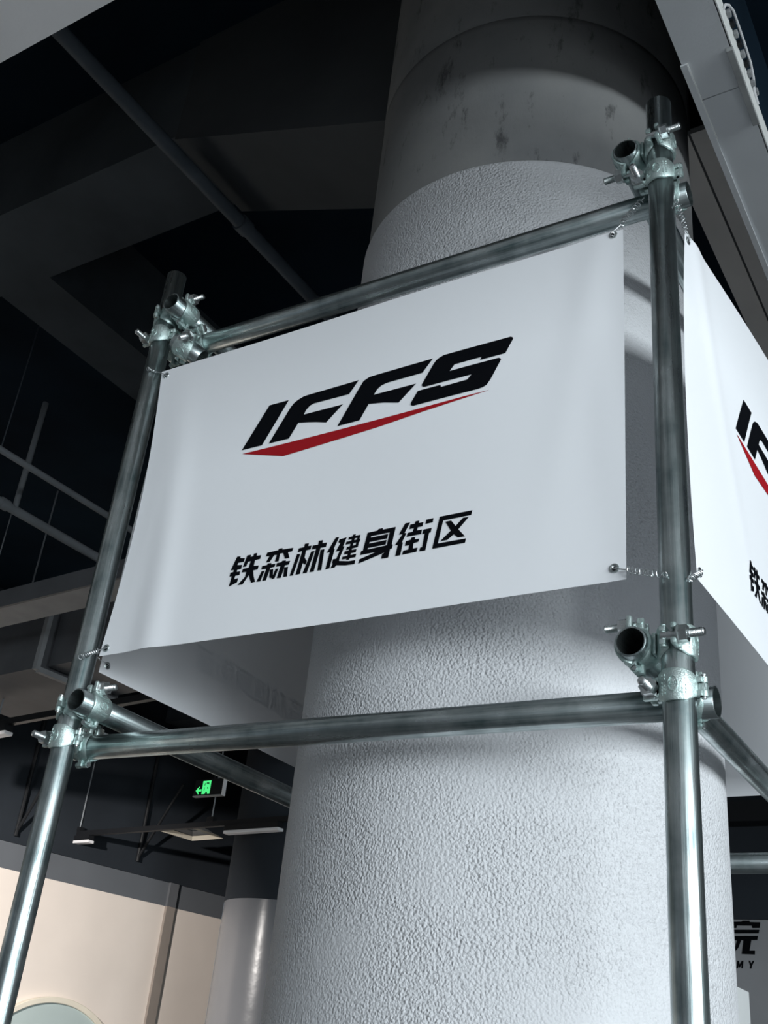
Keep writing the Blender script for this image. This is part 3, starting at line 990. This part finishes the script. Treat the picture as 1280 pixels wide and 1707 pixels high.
# boxed air duct behind the left post
du_ = empty('air_duct', (-5.55, 2.58, 3.47))
tag(du_, 'dark boxed air duct with grey flange behind the left post', 'duct')
Rd = Matrix.Rotation(math.radians(-5), 4, 'Z')
box_obj('duct_body', 0, 1.05, 0.0, 0.62, 0, 0.42, M['duct'], du_, mw=Rd)
box_obj('flange_upright', 1.05, 1.085, -0.03, 0.0, -0.02, 0.45, M['flange'], du_, mw=Rd)
box_obj('flange_bottom', 1.05, 1.085, 0.0, 0.65, -0.03, 0.0, M['flange'], du_, mw=Rd)
box_obj('branch_duct', 1.085, 2.4, 0.05, 0.58, 0.02, 0.4, M['duct'], du_, mw=Rd)
for xx in (0.3, 1.8):
    bm = bmesh.new()
    add_cyl(bm, (xx, 0.3, 0.4), (xx, 0.3, 1.55), 0.006, 8, T=Rd)
    new_obj('hanger_rod', bm_mesh('hanger_rod', bm), M['greypipe'], du_)


def track(loc, length, rz, lamps, rods, label, zc=5.0):
    root = empty('light_track', loc, rz)
    tag(root, label, 'light track', 'black light tracks')
    box_obj('rail', 0, length, -0.018, 0.018, -0.02, 0.02, M['black'], root)
    for x in rods:
        bm = bmesh.new()
        add_cyl(bm, (x, 0, 0.02), (x, 0, zc - loc[2]), 0.006, 8)
        new_obj('hanger_rod', bm_mesh('hanger_rod', bm), M['greypipe'], root)
        box_obj('hanger_clip', x - 0.035, x + 0.035, -0.022, 0.022, 0.02, 0.055, M['black'], root)
    for k, (x0, x1) in enumerate(lamps):
        lp = box_obj('linear_lamp', x0, x1, -0.03, 0.03, -0.062, -0.02, M['black'], root)
        box_obj('diffuser', x0, x1 + 0.01, -0.032, 0.032, -0.085, -0.062, M['lampw'], lp, 0.004)
    return root


track((-7.0, 5.25, 3.2), 3.6, math.radians(-5.5), [(-0.1, 0.35), (1.95, 2.5)], [0.17, 1.77], 'black light track hanging below the green exit sign')
track((-7.08, 7.09, 3.2), 1.9, math.radians(-7), [(0.0, 0.50)], [0.48], 'lower black light track in front of the distant white column')
track((-5.9, 2.93, 3.3), 2.9, math.radians(-6), [(0.0, 0.85)], [0.7, 2.3], 'black light track at far left behind the left post', 3.468)

# ceiling diffuser, low duct and black braces
dv = empty('air_diffuser', (-6.05, 5.78, 3.3), math.radians(-7))
tag(dv, 'square pale air diffuser under the dark duct near the exit sign', 'vent')
for k, (a, b_) in enumerate(((0.20, 0.15), (0.14, 0.10), (0.09, 0.05))):
    bm = bmesh.new()
    h = 0.03 * k
    vo = [bm.verts.new((sx * a, sy * a, h)) for sx, sy in ((-1, -1), (1, -1), (1, 1), (-1, 1))]
    vi = [bm.verts.new((sx * b_, sy * b_, h + 0.028)) for sx, sy in ((-1, -1), (1, -1), (1, 1), (-1, 1))]
    for i in range(4):
        j = (i + 1) % 4
        bm.faces.new((vo[i], vo[j], vi[j], vi[i]))
    new_obj('frame' if k == 0 else 'louvre', bm_mesh('louvre', bm, False), M['rim'] if k == 0 else M['flange'], dv)
dd = empty('air_duct', (-5.0, 6.6, 3.35), math.radians(-7))
tag(dd, 'low grey air duct beneath the track, left of the main column', 'duct')
box_obj('duct_body', 0, 1.3, 0, 0.7, 0, 0.35, M['duct'], dd)
box_obj('flange', -0.03, 0.0, -0.02, 0.72, -0.03, 0.38, M['flange'], dd)
for xx in (0.3, 1.0):
    box_obj('hanger_strap', xx, xx + 0.02, 0.3, 0.33, 0.35, 1.65, M['black'], dd)
d3 = empty('air_duct', (-4.6, 3.3, 3.75), math.radians(-6))
tag(d3, 'grey duct run with pale flange beyond the lower left tube', 'duct')
box_obj('duct_body', 0, 0.5, 0, 3.1, 0, 0.4, M['duct'], d3)
box_obj('flange', -0.04, 0.0, 0, 3.1, -0.04, 0.02, M['flange'], d3)
for yy in (0.6, 2.6):
    box_obj('hanger_strap', 0.2, 0.23, yy, yy + 0.02, 0.4, 1.25, M['black'], d3)


def brace(t0, z0, t1, z1, label):
    bm = bmesh.new()
    q = Wm @ Vector((t0, 0.055, 0))
    root = empty('wall_brace', (q.x, q.y, 0))
    tag(root, label, 'brace')
    a = Wm @ Vector((t0, 0.06, z0)) - root.location
    b_ = Wm @ Vector((t1, 0.5, z1)) - root.location
    add_cyl(bm, a, b_, 0.013, 8)
    new_obj('strut', bm_mesh('strut', bm), M['black'], root)
    bm = bmesh.new()
    add_cyl(bm, Wm @ Vector((t0, 0.05, z0 - 0.05)) - root.location, Wm @ Vector((t0, 0.05, 4.3)) - root.location, 0.016, 8)
    new_obj('upright', bm_mesh('upright', bm), M['black'], root)


brace(0.1, 3.1, 0.1, 3.75, 'black angled wall brace at far left beside the post')
brace(1.35, 3.15, 1.35, 3.75, 'black angled wall brace below the diffuser')

# ------------------------------------------------------------------ exit sign
A_ = Vector((-5.403, 5.004, 3.384))
B_ = Vector((-5.165, 5.129, 3.384))
ud = (B_ - A_); ud.z = 0
wS = 0.295
ang = math.atan2(ud.y, ud.x)
ex = empty('exit_sign', (A_.x, A_.y, 3.40), math.radians(-2))
tag(ex, 'green lit exit sign with running figure and left arrow hanging from the ceiling', 'exit sign')
sgh = 0.135
box_obj('case', 0, wS, 0.0, 0.03, 0.008, sgh, M['black'], ex)
box_obj('bottom_rail', -0.004, wS + 0.004, -0.003, 0.033, 0, 0.008, M['flange'], ex)
box_obj('end_cap', wS, wS + 0.008, -0.003, 0.033, 0, sgh, M['lampw'], ex)
rod_ = bmesh.new()
add_cyl(rod_, (wS * 0.62, 0.015, sgh), (wS * 0.62, 0.015, 1.6), 0.005, 8)
new_obj('hanger_rod', bm_mesh('hanger_rod', rod_), M['black'], ex)


def flat_poly(name, polys, y, mat, parent, thick=0.0):
    bm = bmesh.new()
    for poly in polys:
        flat, tris = tess(poly)
        vs_ = [bm.verts.new((p.x, y, p.y)) for p in flat]
        for t in tris:
            try: bm.faces.new([vs_[i] for i in t])
            except ValueError: pass
    if thick:
        r = bmesh.ops.extrude_face_region(bm, geom=bm.faces[:])
        for v in r['geom']:
            if isinstance(v, bmesh.types.BMVert): v.co.y -= thick
    me = bm_mesh(name, bm, False)
    return new_obj(name, me, mat, parent)


flat_poly('arrow', [[(0.018, 0.048), (0.048, 0.078), (0.058, 0.078), (0.046, 0.058), (0.078, 0.058), (0.078, 0.040), (0.046, 0.040), (0.056, 0.020), (0.046, 0.020)]], -0.001, M['green'], ex)
flat_poly('doorway', [[(0.084, 0.018), (0.168, 0.018), (0.168, 0.122), (0.084, 0.122)]], -0.001, M['green'], ex)
flat_poly('running_figure', [
    [(0.105, 0.104), (0.112, 0.104), (0.112, 0.086), (0.105, 0.082)],
    [(0.122, 0.108), (0.150, 0.108), (0.150, 0.088), (0.143, 0.098), (0.122, 0.100)],
    [(0.104, 0.070), (0.110, 0.072), (0.110, 0.048), (0.103, 0.044)],
    [(0.135, 0.072), (0.148, 0.066), (0.148, 0.058), (0.135, 0.060)],
    [(0.118, 0.018), (0.146, 0.018), (0.140, 0.036), (0.133, 0.028), (0.128, 0.038)]], -0.002, M['hole'], ex)

# ------------------------------------------------------------------ lettering on the grey rear wall
def rl(pts):
    out = []
    for x, y in pts:
        q = at_plane(1200 + x / 8.25, 1500 + y / 8.25, 1, 7.295)
        out.append((q.x, q.z))
    return out


ls = empty('wall_lettering', (0, 7.3, 0))
tag(ls, 'black lettering on the grey wall at the lower right edge', 'lettering')
flat_poly('character', [
    rl([(160, 302), (300, 300), (310, 285), (405, 285), (408, 305), (553, 308), (543, 387), (445, 387), (440, 355), (230, 352), (225, 387), (150, 387)]),
    rl([(160, 410), (540, 410), (530, 460), (155, 462)]),
    rl([(150, 497), (522, 495), (512, 552), (430, 555), (405, 698), (480, 698), (478, 752), (300, 745), (325, 555), (290, 555), (250, 660), (170, 752), (130, 752), (210, 650), (235, 555), (145, 555)])], -0.001, M['ink'], ls, 0.004)
flat_poly('letter', [rl([(240, 838), (262, 838), (268, 895), (300, 838), (322, 838), (312, 942), (295, 942), (300, 880), (272, 932), (258, 930), (252, 880), (246, 942), (228, 942)])], -0.001, M['ink'], ls, 0.004)
flat_poly('letter', [rl([(393, 838), (415, 838), (430, 885), (450, 838), (472, 840), (438, 908), (432, 945), (412, 945), (418, 905)])], -0.001, M['ink'], ls, 0.004)

# white partition beyond the column
q = at_plane(1248, 1654, 0, -1.0)
pt = empty('partition_board', (-1.05, q.y - 0.7, 0))
tag(pt, 'bright white partition board at the bottom right behind the column', 'partition')
box_obj('panel', 0.0, 0.05, -0.9, 0.7, 0.06, q.z, M['white'], pt)
for yy in (-0.7, 0.4):
    box_obj('foot', -0.2, 0.25, yy, yy + 0.08, 0.0, 0.06, M['black'], pt)

# ------------------------------------------------------------------ round mirror on the cream wall
mr_ = empty('round_mirror')
Rm = 0.79
cen = Wm @ Vector((0.86, 0.004, 1.925 - Rm))
mr_.matrix_world = Matrix.Translation(cen) @ z_to(WN)
tag(mr_, 'round mirror with cream rim on the cream wall at bottom left', 'mirror')
bm = bmesh.new()
add_lathe(bm, [(Rm - 0.045, 0.0), (Rm - 0.045, 0.05), (Rm - 0.040, 0.055), (Rm - 0.004, 0.055), (Rm, 0.05), (Rm, 0.0)], 96, closed=True)
new_obj('rim', bm_mesh('rim', bm), M['rim'], mr_)
bm = bmesh.new()
add_cyl(bm, (0, 0, 0.0), (0, 0, 0.03), Rm - 0.045, 96)
new_obj('mirror_glass', bm_mesh('mirror_glass', bm, True, 40), M['mirror'], mr_)

# ------------------------------------------------------------------ added fill spotlight, out of view, to brighten the cream wall
sl = empty('fill_spotlight', (-4.6, 0.9, 2.95))
tag(sl, 'added black spotlight out of view at left, brightening the cream wall', 'spotlight')
aim = Vector((-6.85, 5.4, 1.55)) - sl.location
qa = z_to(-aim)
bm = bmesh.new()
add_lathe(bm, [(0.03, 0.16), (0.045, 0.14), (0.05, 0.0), (0.046, 0.0), (0.04, 0.12), (0.0005, 0.12)], 28)
me = bm_mesh('lamp_head', bm)
me.transform(qa)
new_obj('lamp_head', me, M['black'], sl)
bm = bmesh.new()
add_cyl(bm, (0, 0, 0.0) + tuple(), (0, 0, 2.05), 0.012, 12)
new_obj('stem', bm_mesh('stem', bm), M['black'], sl)
ld = bpy.data.lights.new('fill_spot', 'SPOT')
ld.energy = 1150
ld.spot_size = math.radians(56)
ld.spot_blend = 0.6
ld.color = (1.0, 0.95, 0.90)
ld.shadow_soft_size = 0.04
lo = bpy.data.objects.new('fill_spot', ld)
COL.objects.link(lo)
lo.parent = sl
lo.matrix_local = Matrix.Translation(aim.normalized() * 0.02) @ qa
